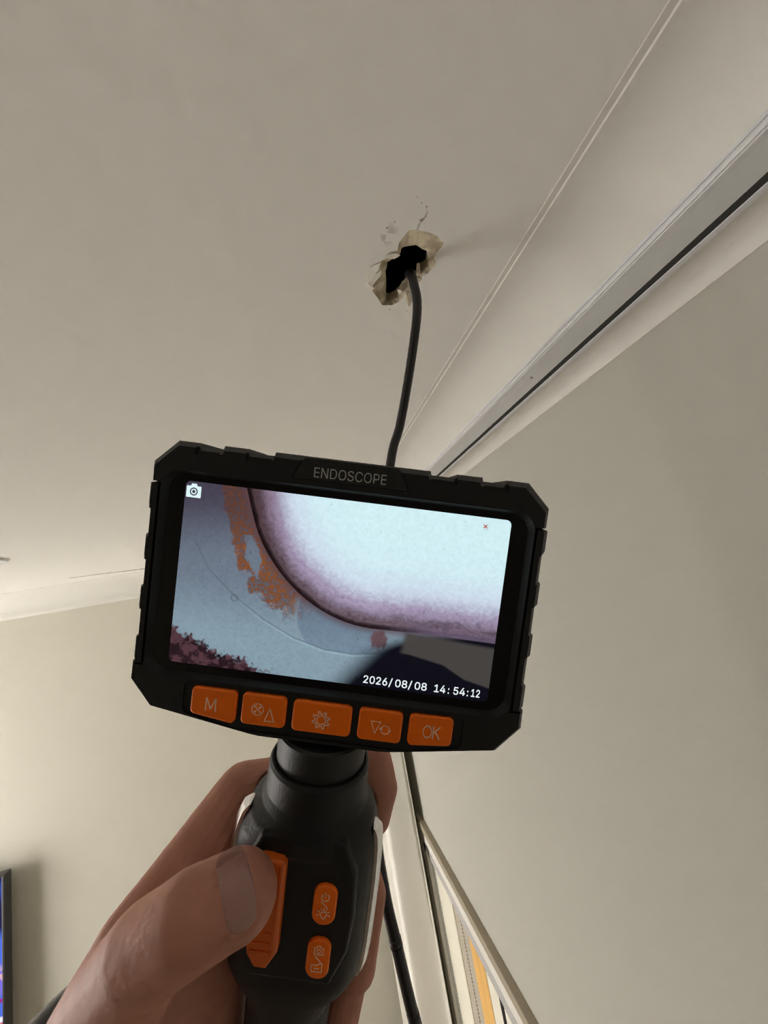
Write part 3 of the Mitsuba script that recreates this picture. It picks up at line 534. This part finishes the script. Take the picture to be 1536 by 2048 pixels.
core = m3.Manifold.batch_hull([ball((-.9+sx*(a-5), y, z), 5.3) for y, a in ((-82,21),(-92,25.6),(-136,25.6),(-146,19)) for sx in (1,-1) for z in (-26.5,-2)]) + m3.Manifold.cylinder(110, 16.8, 16.8, 48).rotate((90,0,0)).translate((-1.5,-146,-13)) + m3.Manifold.cylinder(45, 18.9, 18.9, 48).rotate((90,0,0)).translate((-.4,-54,-13)) + man(slot_box, 5, 10.2)
hand = hand - core
hand = max(hand.decompose(), key=lambda q: q.volume())
hm = tri(hand.refine_to_length(1.7)); hm.merge_vertices()
trimesh.smoothing.filter_taubin(hm, lamb=.5, nu=.52, iterations=22)
hm = trimesh.Trimesh(hm.vertices, hm.faces, process=False)
# the thumb's nail bed, knuckle creases and tip
nail_c = np.array([-15.6,-84.0,26.5]); e1 = np.array([.80,.14,-.58]); e1 /= np.linalg.norm(e1)
nn = np.array([.50,.16,.85]); nn -= e1*(nn@e1); nn /= np.linalg.norm(nn); e2 = np.cross(nn, e1)
v = hm.vertices.copy(); vn = hm.vertex_normals
lc = v-np.array([-14.7,-84.6,24.6]); a_, b2_, h_ = lc@e1, lc@e2, lc@nn
NA, NB = 4.5, 8.0
rad = (np.abs(a_/NA)**3.2+np.abs(b2_/NB)**3.2)**(1/3.2)
near = (h_ > -9) & (rad < 2) & (vn@nn > -.05)
from scipy.interpolate import LinearNDInterpolator
itp = LinearNDInterpolator(np.c_[a_[near], b2_[near]], h_[near])
disp = np.zeros(len(v))
w = np.where(near, 1., 0.)
disp += w*(-.55*np.clip((1.04-rad)/.08, 0, 1) + .62*np.exp(-((rad-1.14)/.075)**2) + .0)
hm.vertices = v+vn*disp[:, None]
def creases(p, c, ax, half, deep, side, wid=.55):
    """Short grooves across a joint: p the joint, ax along the bone."""
    lc = hm.vertices-p; s = lc@ax; dist = np.linalg.norm(lc-np.outer(s, ax), axis=1)
    o = np.zeros(len(s))
    for i, off in enumerate(c):
        wob = .5*np.sin(lc@side*.7+i*2)
        o -= deep*np.exp(-((s-off-wob)/wid)**2)*(dist < half)
    return o
axT = np.array(TI[0])-np.array(TM2[0]); axT /= np.linalg.norm(axT)
sideT = np.cross(axT, [0, 0, 1.])
o = creases(np.array([-33,-104,20.]), (-4.5,-2.2,.2,2.6), axT, 15, .07, sideT)*(hm.vertex_normals[:, 2] > .05)
o += creases(np.array([-36,-126,12.]), (0,2.4,4.6), np.array([.9,.4,0])/.985, 9, .07, np.array([0,0,1.]))
hm.vertices = hm.vertices+hm.vertex_normals*o[:, None]
nz = (meshkit.fbm(hm.vertices*.33, 3, 4)-.5)*.3+(meshkit.fbm(hm.vertices*.08, 2, 9)-.5)*.8
hm.vertices = hm.vertices+hm.vertex_normals*nz[:, None]*np.where(rad < 1.25, .1, 1)[:, None]
put('hand', dev(hm), 'skin', True, label='left hand gripping the endoscope handle, thumb on the orange trigger', category='hand')
# nail plate
gu, gv = np.meshgrid(np.linspace(-1, 1, 41), np.linspace(-1, 1, 61))
rr2 = (np.abs(gu)**3.2+np.abs(gv)**3.2)**(1/3.2); mx = np.maximum(np.abs(gu), np.abs(gv)); kk = np.where(rr2 > 0, mx/np.maximum(rr2, 1e-9), 1)
gu, gv = gu*kk, gv*kk
hh = itp(np.c_[(gu*NA*1.0).ravel(), (gv*NB*1.0).ravel()]).reshape(gu.shape)
hh = np.where(np.isnan(hh), np.nanmin(hh), hh)
edge = np.clip(((np.abs(gu)**3.2+np.abs(gv)**3.2)**(1/3.2)-.86)/.14, 0, 1)
top = hh+.12-.55*edge**2 + .10*np.sin(gv*7)*(1-edge)
P3 = np.array([-14.7,-84.6,24.6])+(gu*NA)[..., None]*e1+(gv*NB)[..., None]*e2+top[..., None]*nn
nv, nu_ = gu.shape; F = []
for i in range(nv-1):
    for j in range(nu_-1):
        a = i*nu_+j; F += [[a, a+1, a+nu_+1], [a, a+nu_+1, a+nu_]]
nl = trimesh.Trimesh(P3.reshape(-1, 3), np.array(F), process=False)
if (nl.face_normals@nn).mean() < 0: nl.invert()
put('hand__thumb_nail', dev(nl), 'nail', True, label='short thumb nail')
